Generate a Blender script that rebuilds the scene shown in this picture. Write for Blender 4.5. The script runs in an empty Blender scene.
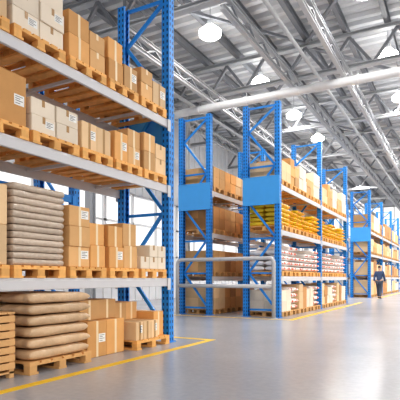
import bpy, bmesh, math, random
from mathutils import Vector, Matrix
random.seed(7)
S = bpy.context.scene
COL = S.collection
try:
    S.view_settings.view_transform = 'Standard'
    S.view_settings.look = 'Medium High Contrast'
except Exception: pass
try: S.view_settings.exposure = 0.05
except Exception: pass

# ------------------------------------------------------------ materials
def mat(name, col, rough=.6, metal=0., var=.0, nscale=6., bump=0., rnd=0., emit=None, spec=None):
    m = bpy.data.materials.new(name); m.use_nodes = True
    nt = m.node_tree; b = nt.nodes['Principled BSDF']
    b.inputs['Base Color'].default_value = (*col, 1)
    b.inputs['Roughness'].default_value = rough
    b.inputs['Metallic'].default_value = metal
    if spec is not None: b.inputs['Specular IOR Level'].default_value = spec
    tc = nt.nodes.new('ShaderNodeTexCoord')
    nz = nt.nodes.new('ShaderNodeTexNoise'); nz.inputs['Scale'].default_value = nscale
    nz.inputs['Detail'].default_value = 4
    nt.links.new(tc.outputs['Object'], nz.inputs['Vector'])
    hs = nt.nodes.new('ShaderNodeHueSaturation'); hs.inputs['Color'].default_value = (*col, 1)
    ma = nt.nodes.new('ShaderNodeMath'); ma.operation = 'MULTIPLY_ADD'
    nt.links.new(nz.outputs['Fac'], ma.inputs[0]); ma.inputs[1].default_value = var*2; ma.inputs[2].default_value = 1-var
    last = ma
    if rnd > 0:
        oi = nt.nodes.new('ShaderNodeObjectInfo')
        mb = nt.nodes.new('ShaderNodeMath'); mb.operation = 'MULTIPLY_ADD'
        nt.links.new(oi.outputs['Random'], mb.inputs[0]); mb.inputs[1].default_value = rnd*2; mb.inputs[2].default_value = 1-rnd
        mc = nt.nodes.new('ShaderNodeMath'); mc.operation = 'MULTIPLY'
        nt.links.new(ma.outputs[0], mc.inputs[0]); nt.links.new(mb.outputs[0], mc.inputs[1]); last = mc
    nt.links.new(last.outputs[0], hs.inputs['Value'])
    nt.links.new(hs.outputs['Color'], b.inputs['Base Color'])
    if bump > 0:
        bp = nt.nodes.new('ShaderNodeBump'); bp.inputs['Strength'].default_value = bump; bp.inputs['Distance'].default_value = .02
        nt.links.new(nz.outputs['Fac'], bp.inputs['Height']); nt.links.new(bp.outputs['Normal'], b.inputs['Normal'])
    if emit:
        b.inputs['Emission Color'].default_value = (*col, 1); b.inputs['Emission Strength'].default_value = emit
    return m

M = {}
M['tan'] = mat('carton_tan', (.68,.40,.18), .75, var=.10, rnd=.20)
M['orange'] = mat('carton_orange', (.72,.38,.14), .75, var=.10, rnd=.18)
M['beige'] = mat('carton_beige', (.77,.54,.32), .75, var=.08, rnd=.14)
M['pale'] = mat('carton_pale', (.82,.71,.58), .75, var=.06, rnd=.08)
M['brown'] = mat('carton_brown', (.52,.26,.10), .75, var=.08, rnd=.25)
M['tape'] = mat('packing_tape', (.86,.68,.44), .3, var=.03)
M['tape2'] = mat('packing_tape_brown', (.44,.25,.10), .3, var=.03)
M['paper'] = mat('label_paper', (.88,.87,.84), .6, var=.02)
M['ink'] = mat('label_ink', (.22,.2,.2), .7)
M['wood'] = mat('pallet_wood', (.84,.45,.15), .7, var=.28, nscale=9, rnd=.12)
M['wood2'] = mat('pallet_wood_dull', (.66,.38,.16), .75, var=.25, nscale=9, rnd=.10)
M['crate'] = mat('crate_wood', (.68,.40,.18), .7, var=.2, nscale=7)
M['sackbrown'] = mat('sack_paper_brown', (.62,.43,.27), .28, var=.22, nscale=9, bump=1.0, rnd=.10)
M['sackgrey'] = mat('sack_paper_grey', (.58,.47,.38), .18, var=.22, nscale=14, bump=.8, rnd=.14)
M['beam'] = mat('beam_grey_paint', (.64,.63,.65), .4, var=.04)
M['bluebeam'] = mat('beam_blue_paint', (.03,.28,.76), .4, var=.04)
BL = (.016,.25,.71)
M['blue'] = mat('blue_paint', BL, .4, var=.06)
M['panel'] = mat('blue_panel_paint', (.07,.37,.81), .45, var=.05)
M['steel'] = mat('galvanised_steel', (.55,.56,.58), .4, metal=.5, var=.08)
M['truss'] = mat('truss_grey_paint', (.22,.23,.25), .5, var=.05)
M['trusslight'] = mat('girder_light_paint', (.45,.46,.48), .5, var=.05)
M['white'] = mat('lamp_white_paint', (.85,.85,.85), .5)
M['deck'] = mat('roof_deck_sheet', (.66,.67,.69), .5, var=.14, nscale=1)
M['duct'] = mat('duct_metal', (.62,.63,.65), .45, metal=.1, var=.10)
M['wall'] = mat('wall_white_panel', (.82,.83,.85), .6, var=.03, nscale=.7)
M['pipe'] = mat('barrier_grey', (.52,.51,.52), .35, var=.10)
M['yellow'] = mat('floor_line_yellow', (.86,.54,.03), .5, var=.12, nscale=14)
M['lamp'] = mat('lamp_lens', (1,.99,.96), .5, emit=9)
M['skin'] = mat('skin', (.62,.38,.27), .55)
M['jacket'] = mat('jacket_navy', (.05,.08,.16), .8, var=.15)
M['trouser'] = mat('trousers_dark_grey', (.07,.08,.11), .85, var=.15)
M['shoe'] = mat('shoe_black', (.02,.02,.02), .5)
M['hair'] = mat('hair_dark', (.04,.03,.02), .7)
M['frame'] = mat('window_frame_white', (.7,.71,.73), .5)

def nmath(nt, op, a, bb=None, c=None):
    n = nt.nodes.new('ShaderNodeMath'); n.operation = op
    for i, v in enumerate((a, bb, c)):
        if v is None: continue
        if isinstance(v, (int, float)): n.inputs[i].default_value = v
        else: nt.links.new(v, n.inputs[i])
    return n.outputs[0]
def printed(name, col, pcol, **k):
    m = mat(name, col, **k); nt = m.node_tree; L = nt.links; b = nt.nodes['Principled BSDF']
    prev = b.inputs['Base Color'].links[0].from_socket
    tc = nt.nodes.new('ShaderNodeTexCoord'); sp = nt.nodes.new('ShaderNodeSeparateXYZ'); L.new(tc.outputs['Generated'], sp.inputs[0])
    f = lambda s, c, w: nmath(nt, 'LESS_THAN', nmath(nt, 'ABSOLUTE', nmath(nt, 'SUBTRACT', s, c)), w)
    k1 = nmath(nt, 'MULTIPLY', f(sp.outputs[1], .5, .34), f(sp.outputs[2], .52, .24))
    n = nt.nodes.new('ShaderNodeTexNoise'); n.inputs['Scale'].default_value = 14; L.new(tc.outputs['Object'], n.inputs['Vector'])
    k2 = nmath(nt, 'MULTIPLY', k1, nmath(nt, 'GREATER_THAN', n.outputs['Fac'], .47))
    mx = nt.nodes.new('ShaderNodeMix'); mx.data_type = 'RGBA'
    L.new(k2, mx.inputs['Factor']); L.new(prev, mx.inputs[6]); mx.inputs[7].default_value = (*pcol, 1)
    L.new(mx.outputs[2], b.inputs['Base Color']); return m
M['sackwhite'] = printed('sack_white', (.90,.85,.82), (.70,.14,.08), rough=.5, var=.06, nscale=9, bump=.3, rnd=.10)
M['sackyellow'] = printed('sack_yellow', (.95,.64,.04), (.80,.25,.03), rough=.45, var=.12, nscale=9, bump=.4, rnd=.14)

def perf():
    m = mat('blue_perforated_paint', BL, .4, var=.05)
    nt = m.node_tree; N = nt.nodes; L = nt.links
    b = N['Principled BSDF']; prev = b.inputs['Base Color'].links[0].from_socket
    tc = N.new('ShaderNodeTexCoord'); sp = N.new('ShaderNodeSeparateXYZ'); L.new(tc.outputs['Object'], sp.inputs[0])
    ge = N.new('ShaderNodeNewGeometry'); sn = N.new('ShaderNodeSeparateXYZ'); L.new(ge.outputs['True Normal'], sn.inputs[0])
    ma = lambda *a: nmath(nt, *a)
    anx = ma('GREATER_THAN', ma('ABSOLUTE', sn.outputs[0]), .5)
    u = ma('ADD', ma('MULTIPLY', sp.outputs[1], anx), ma('MULTIPLY', sp.outputs[0], ma('SUBTRACT', 1, anx)))
    du = ma('LESS_THAN', ma('ABSOLUTE', ma('SUBTRACT', ma('ABSOLUTE', u), .038)), .013)
    fz = ma('FRACT', ma('DIVIDE', sp.outputs[2], .10))
    dz = ma('LESS_THAN', ma('ABSOLUTE', ma('SUBTRACT', fz, .5)), .25)
    k = ma('MULTIPLY', du, dz)
    mx = N.new('ShaderNodeMix'); mx.data_type = 'RGBA'
    L.new(k, mx.inputs['Factor']); L.new(prev, mx.inputs[6]); mx.inputs[7].default_value = (.004,.02,.08,1)
    L.new(mx.outputs[2], b.inputs['Base Color'])
    return m
M['perf'] = perf()

def floor_mat():
    m = bpy.data.materials.new('polished_concrete'); m.use_nodes = True
    nt = m.node_tree; N = nt.nodes; L = nt.links; b = N['Principled BSDF']
    tc = N.new('ShaderNodeTexCoord')
    n1 = N.new('ShaderNodeTexNoise'); n1.inputs['Scale'].default_value = .6; n1.inputs['Detail'].default_value = 5; n1.inputs['Roughness'].default_value = .55
    n2 = N.new('ShaderNodeTexNoise'); n2.inputs['Scale'].default_value = 14; n2.inputs['Detail'].default_value = 6
    L.new(tc.outputs['Object'], n1.inputs['Vector']); L.new(tc.outputs['Object'], n2.inputs['Vector'])
    r = N.new('ShaderNodeValToRGB'); L.new(n1.outputs['Fac'], r.inputs[0])
    r.color_ramp.elements[0].position = .25; r.color_ramp.elements[0].color = (.375,.375,.40,1)
    r.color_ramp.elements[1].position = .75; r.color_ramp.elements[1].color = (.425,.425,.45,1)
    mx = N.new('ShaderNodeMix'); mx.data_type = 'RGBA'; mx.blend_type = 'OVERLAY'; mx.inputs['Factor'].default_value = .12
    L.new(r.outputs[0], mx.inputs[6]); L.new(n2.outputs['Fac'], mx.inputs[7]); L.new(mx.outputs[2], b.inputs['Base Color'])
    rr = N.new('ShaderNodeMapRange'); rr.inputs[3].default_value = .20; rr.inputs[4].default_value = .28
    L.new(n1.outputs['Fac'], rr.inputs[0]); L.new(rr.outputs[0], b.inputs['Roughness'])
    b.inputs['Specular IOR Level'].default_value = .45
    return m
M['floor'] = floor_mat()

# ------------------------------------------------------------ helpers
class MB:
    def __init__(s): s.bm = bmesh.new()
    def box(s, x0, x1, y0, y1, z0, z1, bev=0):
        g = bmesh.ops.create_cube(s.bm, size=1)
        for v in g['verts']:
            v.co = Vector((x0+(v.co.x+.5)*(x1-x0), y0+(v.co.y+.5)*(y1-y0), z0+(v.co.z+.5)*(z1-z0)))
        if bev:
            es = set(e for v in g['verts'] for e in v.link_edges)
            bmesh.ops.bevel(s.bm, geom=list(es), offset=bev, segments=1, affect='EDGES')
        return s
    def bar(s, a, b, w, h):
        a = Vector(a); b = Vector(b); d = b-a; L = d.length
        q = d.to_track_quat('X', 'Z').to_matrix().to_4x4()
        g = bmesh.ops.create_cube(s.bm, size=1)
        m = Matrix.Translation((a+b)/2) @ q @ Matrix.Diagonal((L, w, h, 1))
        bmesh.ops.transform(s.bm, matrix=m, verts=g['verts']); return s
    def tube(s, a, b, r, r2=None, n=12):
        a = Vector(a); b = Vector(b); d = b-a
        q = d.to_track_quat('Z', 'Y').to_matrix().to_4x4()
        m = Matrix.Translation((a+b)/2) @ q
        bmesh.ops.create_cone(s.bm, cap_ends=True, segments=n, radius1=r, radius2=r if r2 is None else r2, depth=d.length, matrix=m); return s
    def path(s, pts, r, n=12):
        pts = [Vector(p) for p in pts]; rings = []
        for i, p in enumerate(pts):
            t = (pts[min(i+1, len(pts)-1)]-pts[max(i-1, 0)]).normalized()
            q = t.to_track_quat('Z', 'Y')
            rings.append([s.bm.verts.new(p+q @ Vector((r*math.cos(2*math.pi*k/n), r*math.sin(2*math.pi*k/n), 0))) for k in range(n)])
        for a, b in zip(rings, rings[1:]):
            best = min(range(n), key=lambda o: sum((a[k].co-b[(k+o) % n].co).length for k in range(n)))
            for k in range(n):
                s.bm.faces.new((a[k], a[(k+1) % n], b[(k+1+best) % n], b[(k+best) % n]))
        s.bm.faces.new(rings[0][::-1]); s.bm.faces.new(rings[-1]); return s
    def prism(s, prof, z0, z1):
        a = [s.bm.verts.new((x, y, z0)) for x, y in prof]; b = [s.bm.verts.new((x, y, z1)) for x, y in prof]
        n = len(prof)
        for i in range(n): s.bm.faces.new((a[i], a[(i+1) % n], b[(i+1) % n], b[i]))
        s.bm.faces.new(a[::-1]); s.bm.faces.new(b); return s
    def mesh(s, name, m, smooth=False):
        me = bpy.data.meshes.new(name)
        bmesh.ops.recalc_face_normals(s.bm, faces=s.bm.faces)
        s.bm.to_mesh(me); s.bm.free(); me.materials.append(M[m] if isinstance(m, str) else m)
        if smooth:
            for p in me.polygons: p.use_smooth = True
        return me
    def build(s, name, m, parent=None, loc=(0,0,0), smooth=False):
        return link(name, s.mesh(name, m, smooth), parent, loc)
def link(name, me, parent=None, loc=(0,0,0)):
    o = bpy.data.objects.new(name, me); COL.objects.link(o); o.location = loc
    if parent: o.parent = parent
    return o
def tag(o, label, cat, group=None):
    o['label'] = label; o['category'] = cat
    if group: o['group'] = group
    return o
def empty(name, loc=(0,0,0)):
    o = bpy.data.objects.new(name, None); COL.objects.link(o); o.location = loc; o.empty_display_size = .2; return o
def copy_tree(o, parent=None):
    c = o.copy(); COL.objects.link(c)
    if parent: c.parent = parent
    for ch in o.children: copy_tree(ch, c)
    return c
def struct(o): o['kind'] = 'structure'; return o

ORD = ['first','second','third','fourth','fifth','sixth','seventh','eighth','ninth','tenth','eleventh','twelfth','thirteenth','fourteenth','fifteenth','sixteenth']
SHELF = ['floor level','first shelf','second shelf','third shelf']

CACHE = {}
def place(key, maker, loc, rz=0):
    if key not in CACHE:
        o = maker(); CACHE[key] = o
    else:
        o = copy_tree(CACHE[key])
    o.location = loc; o.rotation_euler = (0, 0, rz); return o

def carton(dx, dy, h, m, detail, lab):
    key = ('c', round(dx,3), round(dy,3), round(h,3), m, detail, lab)
    def mk():
        me = MB().box(-dx/2, dx/2, -dy/2, dy/2, 0, h, .006 if detail else .0)
        o = link('cardboard_carton', me.mesh('carton', m))
        if detail:
            t = MB(); e = .0015
            full = h > .26
            t.box(-dx/2, dx/2+e, -.022, .022, h, h+e)
            t.box(dx/2, dx/2+e, -.022, .022, 0.004 if full else h-.08, h)
            t.build('packing_tape', 'tape2' if m in ('pale', 'beige') else 'tape', o)
        if lab:
            w = min(.14, dy*.36); hh = min(.12, h*.42); y0 = dy*.5-w-.03; z0 = h*.40
            l = MB().box(dx/2, dx/2+.0015, y0, y0+w, z0, z0+hh).build('shipping_label', 'paper', o)
            k = MB()
            for i, f in enumerate((.18, .42, .62, .82)):
                k.box(dx/2+.0015, dx/2+.0022, y0+w*.12, y0+w*(.85 if i % 2 else .6), z0+hh*f-.004, z0+hh*f+.004)
            k.build('printed_marks', 'ink', l)
        return o
    return key, mk

def sack_mesh(dx, dy, h, m, seed, tight):
    r = random.Random(seed); bm = bmesh.new(); nx, ny = 12, 18
    ph = r.random()*6
    P, Q = {0:(5,.5), 1:(9,.38), 2:(60,.14)}[tight]
    K = {0:.03, 1:.028, 2:.008}[tight]
    def zt(u, v):
        a = max(0, 1-abs(u)**P)**Q; b = max(0, 1-abs(v)**P)**Q
        return a*b*(1-.05*(math.sin(u*5+ph)*math.cos(v*4+ph*2)+1))
    top = {}; bot = {}
    for i in range(nx+1):
        for j in range(ny+1):
            u = math.sin((i/nx-.5)*math.pi); v = math.sin((j/ny-.5)*math.pi)
            wob = 1-K*(math.sin(v*7+ph)+1)*abs(u)**3
            wob2 = 1-K*(math.sin(u*7+ph)+1)*abs(v)**3
            x = u*dx/2*wob; y = v*dy/2*wob2; t = zt(u, v)*h/2
            edge = i in (0, nx) or j in (0, ny)
            sg = .016*math.sin(v*6+ph)*abs(u)**2 if tight < 2 else .004*math.sin(v*9+ph)
            top[i, j] = bm.verts.new((x, y, h/2+t+(sg if edge else 0)))
            bot[i, j] = top[i, j] if edge else bm.verts.new((x, y, h/2-t))
    for i in range(nx):
        for j in range(ny):
            bm.faces.new((top[i,j], top[i+1,j], top[i+1,j+1], top[i,j+1]))
            try: bm.faces.new((bot[i,j], bot[i,j+1], bot[i+1,j+1], bot[i+1,j]))
            except ValueError: pass
    bmesh.ops.recalc_face_normals(bm, faces=bm.faces)
    me = bpy.data.meshes.new('sack'); bm.to_mesh(me); bm.free(); me.materials.append(M[m])
    for p in me.polygons: p.use_smooth = True
    return me
def sack(dx, dy, h, m, name, var, tight):
    key = ('s', round(dx,3), round(dy,3), round(h,3), m, name, var, tight)
    return key, (lambda: link(name, sack_mesh(dx, dy, h, m, var, tight)))

def pallet(dx, dy, m='wood', detail=True):
    key = ('p', round(dx,3), round(dy,3), m, detail)
    def decks(t, z0, z1, n, w):
        for i in range(n):
            y = -dy/2+w/2+(dy-w)*i/(n-1); t.box(-dx/2, dx/2, y-w/2, y+w/2, z0, z1)
    def mk():
        if detail:
            o = empty('wooden_pallet')
            t = MB(); decks(t, .122, .144, 6, .100 if dy < .9 else .14)
            for x in (-dx/2+.05, 0, dx/2-.05): t.box(x-.05, x+.05, -dy/2, dy/2, .100, .1215)
            t.build('top_deck', m, o)
            for x in (-dx/2+.05, 0, dx/2-.05):
                for y in (-dy/2+.055, 0, dy/2-.055):
                    MB().box(x-.049, x+.049, y-.053, y+.053, .0255, .0995).build('block', m, o)
            t = MB()
            for y in (-dy/2+.065, 0, dy/2-.065): t.box(-dx/2, dx/2, y-.065, y+.065, 0, .025)
            t.build('bottom_deck', m, o)
        else:
            t = MB(); decks(t, .115, .144, 4, .16)
            for x in (-dx/2+.05, 0, dx/2-.05):
                for y in (-dy/2+.055, 0, dy/2-.055): t.box(x-.05, x+.05, y-.055, y+.055, .02, .115)
            for y in (-dy/2+.05, 0, dy/2-.05): t.box(-dx/2, dx/2, y-.05, y+.05, 0, .020)
            o = t.build('wooden_pallet', m)
        return o
    return key, mk

ADJ = {'tan':'tan','orange':'orange-brown','beige':'light beige','pale':'whitish','brown':'dark brown',
       'sackbrown':'brown paper','sackgrey':'greyish paper','sackwhite':'white','sackyellow':'yellow'}
def colw(i, n): return '' if n == 1 else (['left','right'] if n == 2 else ['left','middle','right'] if n == 3 else [ORD[k]+'-column' for k in range(n)])[i]
def layw(i, n): return '' if n == 1 else (['lower','upper'] if n == 2 else ['bottom','middle','top'] if n == 3 else [ORD[k]+'-layer' for k in range(n)])[i]
def depw(i, n): return '' if n == 1 else (['rear','front'] if n == 2 else ['rear','central','front'])[i]

def load(y0, y1, xb, xf, z, spec, where, rack, detail, pal=True, pm='wood'):
    """one pallet and its load. y0..y1 along the aisle, xb..xf across (xf faces the aisle)"""
    zz = z
    if pal:
        k, mk = pallet(xf-xb, y1-y0, pm, detail)
        p = place(k, mk, ((xb+xf)/2, (y0+y1)/2, z+.001))
        tag(p, f"wooden pallet, {where}, {rack}", 'pallet', 'pallets in '+rack)
        zz = z+.1465
    if not spec: return
    for sp in (spec if isinstance(spec, list) else [spec]):
        kind = sp.get('k', 'c'); m = sp['m']; nx, nd, nz = sp['n']; h = sp['h']
        yy0 = y0+sp.get('a', 0)*(y1-y0); yy1 = y0+sp.get('b', 1)*(y1-y0)
        xx0 = xb+.02; xx1 = xf-.01-sp.get('back', 0)
        if 'depth' in sp: xx0 = xx1-sp['depth']
        gap = .012 if detail else .008
        wy = (yy1-yy0)/nx; wx = (xx1-xx0)/nd
        base = zz+sp.get('up', 0)
        for l in range(nz):
            for i in range(nx):
                for j in range(nd):
                    if (i, l) in sp.get('miss', ()): continue
                    x = xx0+wx*(j+.5); y = yy0+wy*(i+.5); zc = base+l*(h+.0025)
                    if kind == 'c':
                        lab = bool(detail and sp.get('lab', False) and (i+l) % 2 == 0)
                        key, mk = carton(wx-gap, wy-gap, h, m, detail, lab)
                        rz = random.uniform(-.012, .012) if detail else random.uniform(-.006, .006)
                        if wx > .7: rz *= .4
                        o = place(key, mk, (x-(random.random()*.03 if nd == 1 else 0), y, zc), rz); noun = 'carton'; cat = 'box'
                    else:
                        nm = {'sackyellow':'yellow_sack','sackwhite':'white_sack'}.get(m, 'paper_sack')
                        loose = m in ('sackyellow', 'sackwhite')
                        tight = 0 if loose else (2 if m == 'sackgrey' else 1)
                        key, mk = sack(wx-.008, wy-.006, h, m, nm, random.randrange(3), tight)
                        sh = 0 if nd > 1 else random.uniform(-.07, .0) if loose else random.uniform(-.010, .0)
                        o = place(key, mk, (x+sh, y, zc), math.pi*random.randrange(2)); noun = 'sack'; cat = 'sack'
                    pos = ' '.join(w for w in (sp.get('pos', ''), layw(l, nz), colw(i, nx), depw(j, nd)) if w)
                    tag(o, f"{ADJ[m]} {noun}, {pos+', ' if pos else ''}{where}, {rack}", cat,
                        f"{ADJ[m]} {noun}s, {rack}")

# ------------------------------------------------------------ racks
POSTW, POSTD = .15, .15
def post_mesh(h):
    w, d, t = POSTW/2, POSTD/2, .006
    prof = [(d,-w),(d,w),(-d,w),(-d,w-.035),(-d+t,w-.035),(-d+t,w-t),(d-t,w-t),(d-t,-w+t),(-d+t,-w+t),(-d+t,-w+.035),(-d,-w+.035),(-d,-w)]
    return MB().prism(prof, .008, h).mesh('post', 'perf')
def rack(label, xf, xb, ys, levels, H, beam='beam', panel=(True, False)):
    root = empty('pallet_rack', (xf, ys[0], 0)); tag(root, label, 'storage rack', 'blue pallet racks')
    D = xf-xb; pm = post_mesh(H)
    pmr = pm.copy()
    pmr.transform(Matrix.Rotation(math.pi, 4, 'Z'))
    for yi, y in enumerate(ys):
        Y = y-ys[0]
        for x, me in ((-POSTD/2, pm), (-D+POSTD/2, pmr)):
            p = link('post', me, root, (x, Y, 0))
            b = MB().box(-.11, .11, -.10, .10, 0, .008)
            for sx in (-.096, .096):
                b.tube((sx, -.086, .008), (sx, -.086, .022), .01, n=6); b.tube((sx, .086, .008), (sx, .086, .022), .01, n=6)
            b.build('base_plate', 'blue', p)
        x0, x1 = -POSTD-.001, -D+POSTD+.001
        z = .25; k = 0
        while z < H-.3:
            z2 = min(z+1.0, H-.12)
            a, c = (x0, x1) if k % 2 == 0 else (x1, x0)
            MB().bar((a, Y, z), (c, Y, z2), .04, .06).build('diagonal_brace', 'blue', root)
            z = z2; k += 1
        for z in (.2, 1.24, 2.22, 4.25, H-.06): MB().bar((x0, Y+.05, z), (x1, Y+.05, z), .04, .05).build('horizontal_brace', 'blue', root)
        if (yi == 0 and panel[0]) or (yi == len(ys)-1 and panel[1]):
            s = -1 if yi == 0 else 1
            pa = MB(); e = Y+s*(POSTW/2+.012)
            pa.box(-D, 0, e-.006, e+.006, 3.15, 3.95); pa.box(-D, 0, e-.012, e+.018, 3.15, 3.18); pa.box(-D, 0, e-.012, e+.018, 3.92, 3.95)
            pa.build('end_panel', 'panel', root)
    for a, b in zip(ys, ys[1:]):
        for z in levels:
            for side, x in ((1, -.03), (-1, -D+.03)):
                m = MB(); y0 = a-ys[0]+POSTW/2+.004; y1 = b-ys[0]-POSTW/2-.004
                m.box(x-.022, x+.022, y0, y1, z-.14, z-.03, .006)
                if side > 0: m.box(x-.022, x+.010, y0, y1, z-.031, z)
                else: m.box(x-.010, x+.022, y0, y1, z-.031, z)
                bo = m.build('beam', beam, root)
                for yy in (y0+.0, y1-.0):
                    xe = .005 if side > 0 else -D-.005
                    MB().box(xe-.004, xe+.004, yy-.045, yy+.045, z-.20, z-.002).build('beam_connector', beam, bo)
            n = 3
            for i in range(n):
                y = a-ys[0]+(b-a)*(i+.5)/n
                MB().box(-D+.053, -.053, y-.02, y+.02, z-.07, z-.03).build('cross_bar', beam, root)
    return root

XF, XB = -4.35, -5.45
LN = [1.10, 2.68, 3.80]
NEAR = 'nearest rack'
rack('large nearest blue pallet rack with grey beams at left edge', XF, XB, [2.6, 6.95], LN, 6.0, panel=(False, True))
LB = [1.15, 2.45, 3.72]
rack('middle blue rack behind the pipe barrier holding yellow and white sacks', XF, XB, [12.64, 17.1, 21.5], LB, 6.0)
rack('blue rack at left behind the pipe barrier, facing the narrow gap', -6.5, -7.6, [12.64, 17.1, 21.5], LB, 6.0)
rack('farthest blue rack beside the walking person', XF, XB, [27.9, 32.6, 37.3, 42.0, 46.7], LB, 6.0)
rack('far blue rack hidden behind the farthest rack', -6.5, -7.6, [27.9, 32.6, 37.3, 42.0], LB, 6.0)
rack('blue rack with blue beams behind the nearest rack', -6.5, -7.6, [2.6, 6.95], LN, 6.0, beam='bluebeam', panel=(False, False))

PX0, PX1 = XB, XF
slots = [(6.08,6.80),(5.32,6.00),(4.53,5.24),(3.66,4.45),(2.86,3.60)]
slots2 = [(6.16,6.80),(5.46,6.10),(4.76,5.38),(3.93,4.70),(3.06,3.87)]
DP = .78
near = {
 1: [dict(m='pale', n=(3,2,2), h=.19, miss=((0,1),)),
     [dict(m='orange', n=(1,1,2), h=.30, depth=DP, b=.5, lab=True), dict(m='tan', n=(1,1,2), h=.335, depth=DP, a=.5)],
     [dict(m='tan', n=(1,1,3), h=.262, depth=DP, b=.56, lab=True), dict(m='orange', n=(1,1,2), h=.30, depth=DP, a=.56)],
     dict(k='s', m='sackgrey', n=(1,1,12), h=.0755),
     dict(m='beige', n=(1,1,2), h=.44, depth=DP)],
 2: [[dict(m='tan', n=(1,2,2), h=.29, b=.5), dict(m='beige', n=(1,2,2), h=.24, a=.5)],
     [dict(m='orange', n=(1,1,1), h=.42, lab=True, depth=DP, b=.5), dict(m='tan', n=(1,1,2), h=.27, lab=True, depth=DP, a=.5)],
     [dict(m='beige', n=(2,1,1), h=.36, lab=True, depth=DP)],
     dict(m='pale', n=(2,1,2), h=.20, lab=True, depth=DP),
     dict(m='orange', n=(1,1,1), h=.58, depth=DP, lab=True)],
 3: [[dict(m='tan', n=(1,2,2), h=.23, b=.45), dict(m='beige', n=(1,2,1), h=.36, a=.45, lab=True)],
     [dict(m='orange', n=(1,1,2), h=.30, depth=DP, b=.5), dict(m='tan', n=(1,1,1), h=.34, depth=DP, a=.5, lab=True)],
     [dict(m='orange', n=(1,1,2), h=.30, depth=DP, b=.55), dict(m='tan', n=(1,1,2), h=.25, depth=DP, a=.55)],
     dict(m='pale', n=(2,1,3), h=.22, lab=True, depth=DP),
     dict(m='beige', n=(2,1,1), h=.30, depth=DP)],
}
for lv, specs in near.items():
    for i, sp in enumerate(specs):
        y0, y1 = (slots2 if lv == 2 else slots)[i]
        load(y0, y1, PX0, PX1, LN[lv-1], sp, f"{ORD[i]} pallet from end post, {SHELF[lv]}", NEAR, True, pm='wood')
load(5.86, 6.78, -5.3, -4.28, 0, [dict(m='beige', n=(3,2,1), h=.28, lab=True, b=.66), dict(m='orange', n=(1,1,1), h=.40, a=.68, depth=.8, back=.1, pos='taller'), dict(m='tan', n=(2,1,1), h=.28, b=.66, up=.284, back=.4, depth=.5, pos='raised')], 'pallet beside end post, floor level', NEAR, True, pm='wood')
load(4.92, 5.74, -5.35, -4.40, 0.002, [dict(m='orange', n=(2,1,1), h=.50, lab=True, depth=.8), dict(m='tan', n=(2,1,1), h=.28, up=.504, back=.14, depth=.42, pos='upper')], 'standing on floor', NEAR, True, pal=False)
load(3.78, 4.80, -5.35, -4.24, 0, [dict(k='s', m='sackbrown', n=(1,2,6), h=.128)], 'bulging stack, floor level', NEAR, True, pm='wood2')
cr = tag(empty('wooden_crate', (-4.78, 3.27, .001)), 'slatted wooden crate on the floor at far left under the nearest rack', 'crate')
for x in (-.42, .42):
    for y in (-.34, .34): MB().box(x-.03, x+.03, y-.03, y+.03, .0, .70).build('corner_post', 'crate', cr)
for i in range(7):
    z = .10+i*.086
    MB().box(.452, .47, -.37, .37, z, z+.07, .003).build('slat', 'crate', cr)
    MB().box(-.47, -.452, -.37, .37, z, z+.07, .003).build('slat', 'crate', cr)
    MB().box(-.45, .45, .371, .389, z, z+.07, .003).build('slat', 'crate', cr)
    MB().box(-.45, .45, -.389, -.371, z, z+.07, .003).build('slat', 'crate', cr)
lid = MB()
for i in range(7): lid.box(-.47, .47, -.37+i*.107, -.37+i*.107+.098, .705, .725)
lid.build('lid', 'crate', cr)
MB().box(-.45, .45, -.37, .37, .05, .07).build('base_board', 'crate', cr)

for i, (lv, s, sp) in enumerate([(1, 2, dict(m='beige', n=(2,1,2), h=.3)), (3, 2, dict(m='orange', n=(2,1,2), h=.3)), (3, 0, dict(m='beige', n=(2,1,1), h=.4))]):
    y0, y1 = slots[s]
    load(y0, y1, -7.6, -6.5, LN[lv-1], sp, f"{ORD[s]} pallet, {SHELF[lv]}", 'rack behind nearest rack', False)

def bay_slots(a, b, n):
    a += .14; b -= .14; w = (b-a)/n
    return [(a+w*i+.015, a+w*(i+1)-.015) for i in range(n)]
mid = bay_slots(12.64, 17.1, 5)+bay_slots(17.1, 21.5, 5)
MID = 'middle rack'
r = random.Random(3)
for i, (y0, y1) in enumerate(mid):
    w = f"{ORD[i]} pallet from barrier"; e = i == 0
    nd = 2 if e else 1
    fl = [dict(m='pale', n=(2,nd,2), h=.30), dict(k='s', m='sackwhite', n=(2,nd,4), h=.17), [dict(m='beige', n=(1,nd,3), h=.25, b=.5), dict(m='brown', n=(1,nd,2), h=.33, a=.5)]][i % 3]
    load(y0, y1, PX0, PX1, 0, fl, w+', floor level', MID, False, pm='wood2')
    load(y0, y1, PX0, PX1, LB[0], dict(k='s', m='sackwhite', n=(2,nd,[4,5,3,4,5][i%5]), h=.15), w+', first shelf', MID, False)
    load(y0, y1, PX0, PX1, LB[1], dict(k='s', m='sackyellow', n=(3 if i < 5 else 2,nd,[5,4,5,3,5][i%5]), h=.125), w+', second shelf', MID, False)
    sp = [dict(m='beige', n=(2,nd,2), h=.27), [dict(m='orange', n=(1,1,3), h=.26, b=.5), dict(m='tan', n=(1,1,2), h=.3, a=.5)], dict(m='pale', n=(2,nd,2), h=.36), dict(m='tan', n=(2,nd,2), h=.24), dict(m='pale', n=(1,nd,2), h=.42)][i % 5]
    load(y0, y1, PX0, PX1, LB[2], sp, w+', third shelf', MID, False)
for i, (y0, y1) in enumerate(mid[:4]):
    w = f"{ORD[i]} pallet from barrier"
    for lv in range(4):
        m = [['beige','brown','tan','brown'],['tan','brown','tan','orange'],['brown','tan','brown','tan'],['tan','orange','beige','tan']][lv][i]
        load(y0, y1, -7.6, -6.5, 0 if lv == 0 else LB[lv-1], dict(m=m, n=(2,1 if i else 2,2), h=[.34,.32,.34,.3][lv]), f"{w}, {SHELF[lv]}", 'left barrier rack', False, pm='wood2')
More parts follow.
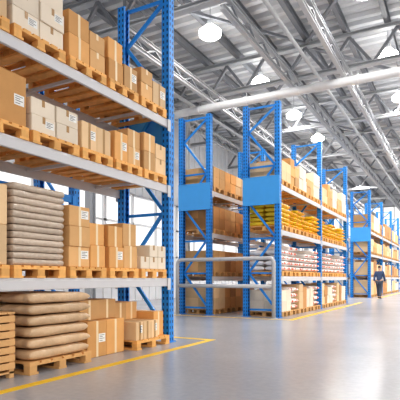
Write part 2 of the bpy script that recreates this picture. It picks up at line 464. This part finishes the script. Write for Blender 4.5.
far = bay_slots(27.9, 32.6, 4)+bay_slots(32.6, 37.3, 4)+bay_slots(37.3, 42.0, 4)
for i, (y0, y1) in enumerate(far):
    for lv in range(4):
        m = r.choice(['tan','beige','brown','pale']) if lv != 2 else r.choice(['orange','tan','beige'])
        load(y0, y1, PX0, PX1, 0 if lv == 0 else LB[lv-1], dict(m=m, n=(1,1,2 if i < 8 else 1), h=r.choice([.3,.36,.42])*(1 if i < 8 else 1.8)), f"{ORD[i]} pallet from person, {SHELF[lv]}", 'farthest rack', False, pm='wood2')

# ------------------------------------------------------------ pipe barrier
bar = tag(empty('pipe_barrier', (-4.42, 12.28, 0)), 'grey steel pipe barrier with two rails before the rack ends', 'barrier')
R = .056
def arc(cx, cz, rad, a0, a1, n=6):
    return [(cx+rad*math.cos(a0+(a1-a0)*i/n), 0, cz+rad*math.sin(a0+(a1-a0)*i/n)) for i in range(n+1)]
W = 3.05; T = 1.64; q = .14
pts = [(0,0,.01)]+arc(-q, T-q, q, 0, math.pi/2)+arc(-W+q, T-q, q, math.pi/2, math.pi)+[(-W,0,.01)]
MB().path(pts, R).build('outer_pipe', 'pipe', bar, smooth=True)
MB().tube((-W+R, 0, .87), (-R, 0, .87), R).build('lower_rail', 'pipe', bar, smooth=True)
for x in (0, -W):
    MB().tube((x,0,0), (x,0,.012), .11).build('foot_plate', 'steel', bar)

# ------------------------------------------------------------ floor, lines
struct(MB().box(-14, 12, -8, 60, -.2, 0).build('floor', 'floor'))
b = MB().box(-3.93, -3.81, -2, 7.58, .0005, .003).box(-8, -3.93, 7.46, 7.58, .0005, .003)
tag(b.build('floor_line', 'yellow'), 'yellow painted line turning the corner around the nearest rack', 'floor marking')
b = MB().box(-3.95, -3.79, 12.0, 22.2, .0005, .003).box(-8, -3.95, 12.0, 12.1, .0005, .003)
tag(b.build('floor_line', 'yellow'), 'yellow painted line around the middle rack and barrier', 'floor marking')
b = MB().box(-3.95, -3.79, 27.2, 47, .0005, .003)
tag(b.build('floor_line', 'yellow'), 'distant yellow painted line along the farthest rack', 'floor marking')

# ------------------------------------------------------------ shell
wl = MB()
wl.box(-14.2, -14, -8, 60, 0, 2.2); wl.box(-14.2, -14, -8, 60, 5.2, 10.6)
y = -8
while y < 60: wl.box(-14, -13.96, y, y+.12, 5.2, 10.1); wl.box(-14, -13.96, y, y+.12, 0, 2.2); y += .6
struct(wl.build('wall_left', 'wall'))
for i in range(11):
    y0 = -8+i*6.2; w = MB()
    for yy in (y0, y0+2.05, y0+4.1, y0+6.1): w.box(-14.15, -14.02, yy, yy+.09, 2.2, 5.2)
    for z in (2.2, 3.7, 5.1): w.box(-14.15, -14.02, y0, y0+6.19, z, z+.09)
    struct(w.build(f'window_{i+1}', 'frame'))
wf = MB().box(-14.2, 12, 60, 60.2, 0, 6.0).box(-14.2, 12, 60, 60.2, 9.6, 10.6); x = -14  # upper strip left open to the sky, added to brighten the far end
while x < 12: wf.box(x, x+.12, 59.96, 60, 0, 6.0); wf.box(x, x+.1, 60.05, 60.15, 6.0, 9.6); x += 1.2
struct(wf.build('wall_back', 'wall'))
bm = MB(); prof = []; y = -8
while y < 60:
    prof += [(y, 10.36), (y+.20, 10.36), (y+.26, 10.20), (y+.46, 10.20)]; y += .52
vs = [[bm.bm.verts.new((x, p[0], p[1])) for p in prof] for x in (-14.2, 12)]
for i in range(len(prof)-1): bm.bm.faces.new((vs[0][i], vs[0][i+1], vs[1][i+1], vs[1][i]))
bm.box(-14.2, 12, -8, 60, 10.4, 10.5)
ceil = struct(bm.build('ceiling', 'deck'))
x = -13.4
while x < 12:
    m = MB().box(x-.08, x+.08, -8, 60, 10.17, 10.195).box(x-.08, x+.08, -8, 60, 9.90, 9.93).box(x-.012, x+.012, -8, 60, 9.93, 10.17)
    struct(m.build('purlin', 'truss', ceil)); x += 1.4
def truss_parts(name, x0, x1, zb, zt, n, mc, mw, wb=.08, cw=.11):
    root = empty(name)
    for z in (zb, zt):
        MB().box(x0, x1, -cw, cw, z, z+.02).box(x0, x1, -cw, cw, z+.12, z+.14).box(x0, x1, -.012, .012, z+.02, z+.12).build('chord', mc, root)
    w = (x1-x0)/n
    for i in range(n):
        a = (x0+w*i+.06, 0, zb+.145); c = (x0+w*(i+.5), 0, zt-.005); d = (x0+w*(i+1)-.06, 0, zb+.145)
        MB().bar(a, c, wb, wb).build('web_member', mw, root); MB().bar(c, d, wb, wb).build('web_member', mw, root)
    return root
T0 = None
for i, y in enumerate([5.5, 11.5, 17.5, 23.5, 29.5, 35.5, 41.5, 47.5, 53.5]):
    if T0 is None: T0 = truss_parts('roof_truss', -13.9, 11.8, 8.55, 9.70, 16, 'trusslight', 'truss', .10, .12); t = T0
    else: t = copy_tree(T0)
    t.location = (0, y, 0); tag(t, f"grey steel roof truss across the hall, {ORD[i]} counting away from the camera", 'roof truss', 'roof trusses')
G0 = None
for xi, (x, nm) in enumerate(((-11.0,'leftmost'), (-8.6,'second from left'), (-5.35,'central'), (-3.5,'second from right'), (-.4,'rightmost'))):
    if G0 is None: G0 = truss_parts('lattice_girder', 11.0, 59.9, 8.0, 8.40, 42, 'trusslight', 'truss', .05, .07); g = G0
    else: g = copy_tree(G0)
    g.location = (x, 0, 0); g.rotation_euler = (0, 0, math.pi/2)
    tag(g, f"grey lattice girder running the length of the hall, {nm}", 'girder', 'lengthwise lattice girders')
C0 = None
for i, y in enumerate([11.5, 17.5, 23.5, 29.5, 35.5, 41.5, 47.5, 53.5]):
    if C0 is None:
        C0 = empty('steel_column')
        MB().box(-.12,.12,-.12,-.10,.02,8.54).box(-.12,.12,.10,.12,.02,8.54).box(-.01,.01,-.10,.10,.02,8.54).build('column_shaft', 'trusslight', C0)
        MB().box(-.2,.2,-.2,.2,0,.02).build('base_plate', 'steel', C0); c = C0
    else: c = copy_tree(C0)
    c.location = (-10.2, y, 0); tag(c, f"grey steel column behind the racks, {ORD[i]} counting away from camera", 'column', 'steel columns')
d = tag(empty('ventilation_duct', (0, 16.4, 7.70)), 'pale grey round duct crossing the hall above the middle rack', 'duct')
MB().tube((-13.9,0,0), (11.9,0,0), .15, n=24).build('duct_body', 'duct', d)
for x in range(-13, 12, 2):
    MB().tube((x,0,0), (x+.06,0,0), .17, n=24).build('flange', 'duct', d)
    MB().box(x+.02, x+.04, -.01, .01, .165, .29).build('hanger', 'steel', d)
def pipe(x, z, r, lab):
    d = tag(empty('ceiling_pipe', (x, 0, z)), lab, 'pipe')
    MB().tube((0, 3, 0), (0, 59.9, 0), r, n=14).build('pipe_body', 'trusslight', d)
    for y in range(8, 58, 6): MB().box(-.01, .01, y, y+.02, r, 8.54-z+.0).build('hanger', 'steel', d)
pipe(-4.5, 8.40, .06, 'thin grey ceiling pipe above the main aisle edge')
pipe(-9.8, 8.30, .07, 'thin grey ceiling pipe above the left racks')
for iy, ya in enumerate((11.5, 17.5, 23.5, 29.5, 35.5)):
    for ix, xa in enumerate((-13, -9, -5, -1, 3)):
        s = 1 if (ix+iy) % 2 else -1
        x0, x1 = (xa, xa+4) if s > 0 else (xa+4, xa)
        o = MB().bar((x0, ya+.16, 9.78), (x1, ya+5.84, 9.78), .11, .09).build('roof_brace', 'truss')
        tag(o, f"grey diagonal roof brace, {ORD[ix]} from the left, {ORD[iy]} roof bay", 'roof brace', 'diagonal roof braces')
LP = None
for xi, (x, nn) in enumerate(((-7.2, 4), (-2.3, 3))):
    for j in range(nn):
        y = 13.9+4.5*j
        if LP is None:
            LP = empty('high_bay_lamp')
            MB().tube((0,0,.0), (0,0,.18), .37, .16, n=28).build('reflector', 'lamp', LP)
            b = MB(); bmesh.ops.create_uvsphere(b.bm, u_segments=28, v_segments=14, radius=.36)
            for v in b.bm.verts: v.co.z = v.co.z*.30-.11
            b.build('lens', 'lamp', LP, smooth=True)
            MB().tube((0,0,.181), (0,0,.36), .10, n=16).build('housing', 'trusslight', LP)
            MB().tube((0,0,.361), (0,0,.95), .012, n=6).build('hanging_rod', 'truss', LP); l = LP
        else: l = copy_tree(LP)
        l.location = (x, y, 9.2)
        tag(l, f"round glowing high-bay lamp, {ORD[j]} in the {'left' if xi == 0 else 'right'} ceiling row", 'ceiling lamp', 'high-bay ceiling lamps')
for x in (-7.2, -2.3, 3):
    for j in range(-1, 9):
        ld = bpy.data.lights.new('lamp_and_fill_light', 'AREA'); ld.shape = 'DISK'; ld.size = .8; ld.energy = 140 if j < 3 else 220; ld.color = (1,.97,.92)  # lamp light, plus added fill with no fixture, stronger towards the far end
        lo = bpy.data.objects.new('lamp_and_fill_light', ld); COL.objects.link(lo); lo.location = (x, 13.9+4.5*j, 8.85)
for x in (-7.2, -2.3):
    for j in range(0, 7):
        ld = bpy.data.lights.new('spill_fill', 'POINT'); ld.shadow_soft_size = .35; ld.energy = 25 if j < 3 else 40; ld.color = (1,.98,.95)  # added points beside the lamp rows imitate spill, some with no fixture
        lo = bpy.data.objects.new('spill_fill', ld); COL.objects.link(lo); lo.location = (x, 13.9+4.5*j+.9, 9.0)

# ------------------------------------------------------------ person
def skin(name, verts, edges, m, root_i=0, sub=2, parent=None):
    me = bpy.data.meshes.new(name); me.from_pydata([v[:3] for v in verts], edges, [])
    o = bpy.data.objects.new(name, me); COL.objects.link(o)
    mod = o.modifiers.new('Skin', 'SKIN')
    if not me.skin_vertices:
        bpy.context.view_layer.objects.active = o; bpy.ops.mesh.customdata_skin_add()
    for i, v in enumerate(verts):
        rr = v[3] if isinstance(v[3], tuple) else (v[3], v[3])
        me.skin_vertices[0].data[i].radius = rr; me.skin_vertices[0].data[i].use_root = (i == root_i)
    mod.use_smooth_shade = True
    ss = o.modifiers.new('Sub', 'SUBSURF'); ss.levels = sub; ss.render_levels = sub
    dg = bpy.context.evaluated_depsgraph_get(); dg.update()
    nm = bpy.data.meshes.new_from_object(o.evaluated_get(dg))
    bpy.data.objects.remove(o)
    nm.materials.clear(); nm.materials.append(M[m])
    for p in nm.polygons: p.use_smooth = True
    return link(name, nm, parent)
per = empty('person', (-3.80, 27.2, 0))
tag(per, 'person in dark jacket and trousers walking in the far aisle', 'person')
V = [(0,0,.95,.13),(0,.01,1.12,.125),(0,.02,1.33,.15),(0,.02,1.46,.075),(0,.025,1.53,.052),(0,.045,1.60,.075),(0,.035,1.67,.088),(0,.03,1.73,.062)]
E = [(i, i+1) for i in range(7)]
def limb(start, pts):
    i0 = len(V); V.extend(pts); E.append((start, i0)); E.extend((i0+k, i0+k+1) for k in range(len(pts)-1)); return i0
for s, st in ((-1, .16), (1, -.14)):
    limb(0, [(s*.095,0,.88,.092),(s*.10,st*.55+.03,.50,.058),(s*.10,st*1.05-.03,.20,.05),(s*.10,st*1.25-.05,.09,.038),(s*.10,st*1.25+.07,.045,.038),(s*.10,st*1.25+.15,.035,.030)])
for s, st in ((-1, -.12), (1, .14)):
    limb(2, [(s*.19,.02,1.40,.062),(s*.235,st*.45,1.13,.044),(s*.235,st*1.3+.03,.90,.030),(s*.23,st*1.5+.04,.84,.030)])
hands = [(s, st) for s, st in ((-1, -.12), (1, .14))]
base_l, base_r = len(V)-5, len(V)-1
for (s, st) in hands:
    base = base_r if s > 0 else base_l
    for q_, (dy, L) in enumerate(((.028,.075),(.010,.085),(-.008,.08),(-.026,.062))):
        x, y_, z_ = s*.23, st*1.5+.04, .84
        i0 = len(V); V.extend([(x, y_+dy, z_-.035, .010), (x-s*.006, y_+dy*1.1, z_-.035-L*.55, .009), (x-s*.02, y_+dy*1.1, z_-.035-L, .008)])
        E.append((base, i0)); E += [(i0, i0+1), (i0+1, i0+2)]
    i0 = len(V); V.extend([(s*.22, st*1.5+.075, .82, .011), (s*.205, st*1.5+.09, .775, .009)]); E += [(base, i0), (i0, i0+1)]
i0 = len(V); V.append((0,.135,1.635,.014)); E.append((6, i0))
for s in (-1, 1): i0 = len(V); V.append((s*.092,.03,1.655,.016)); E.append((6, i0))
skin('body', V, E, 'skin', 0, 2, per)
for s in (-1, 1): MB().tube((s*.033,.118,1.665),(s*.033,.126,1.665),.011).build('eye','hair',per)
MB().box(-.025,.025,.112,.122,1.598,1.606).build('mouth','skin',per)
V2 = [(0,0,.90,.165),(0,.01,1.12,.150),(0,.02,1.33,.172),(0,.02,1.455,.095)]; E2 = [(0,1),(1,2),(2,3)]
for s, st in hands:
    i0 = len(V2); V2 += [(s*.19,.02,1.405,.080),(s*.238,st*.45,1.13,.064),(s*.236,st*1.3+.03,.92,.048)]; E2 += [(2,i0),(i0,i0+1),(i0+1,i0+2)]
skin('jacket', V2, E2, 'jacket', 0, 2, per)
V3 = [(0,0,.93,.14)]; E3 = []
for s, st in ((-1, .16), (1, -.14)):
    i0 = len(V3); V3 += [(s*.095,0,.86,.112),(s*.10,st*.55+.03,.50,.080),(s*.10,st*1.05-.03,.20,.070),(s*.10,st*1.22-.04,.09,.066)]; E3 += [(0,i0),(i0,i0+1),(i0+1,i0+2),(i0+2,i0+3)]
skin('trousers', V3, E3, 'trouser', 0, 2, per)
for s, st in ((-1, .16), (1, -.14)):
    skin('shoe', [(s*.10,st*1.25-.07,.05,.048),(s*.10,st*1.25+.06,.045,.048),(s*.10,st*1.25+.17,.036,.036)], [(0,1),(1,2)], 'shoe', 0, 2, per)
skin('hair', [(0,-.01,1.64,.082),(0,.005,1.70,.092),(0,.03,1.745,.070)], [(0,1),(1,2)], 'hair', 0, 2, per)
per.rotation_euler = (0, 0, math.radians(-8))

# ------------------------------------------------------------ light
w = bpy.data.worlds.new('World'); S.world = w; w.use_nodes = True
bg = w.node_tree.nodes['Background']; bg.inputs[0].default_value = (1.0,.985,.965,1); bg.inputs[1].default_value = 1.08
sun = bpy.data.lights.new('sun', 'SUN'); sun.energy = .9; sun.angle = math.radians(14); sun.color = (1,.94,.84)
so = bpy.data.objects.new('sun', sun); COL.objects.link(so)
so.rotation_euler = Vector((-.85, .45, -.42)).to_track_quat('-Z', 'Y').to_euler()

cam = bpy.data.cameras.new('camera'); co = bpy.data.objects.new('camera', cam); COL.objects.link(co)
cam.sensor_width = 36; cam.lens = 476/400*36; cam.shift_y = 78/400; cam.clip_end = 300
co.location = (0, 0, 1.1); co.rotation_euler = (math.pi/2, 0, math.radians(28.6))
S.camera = co
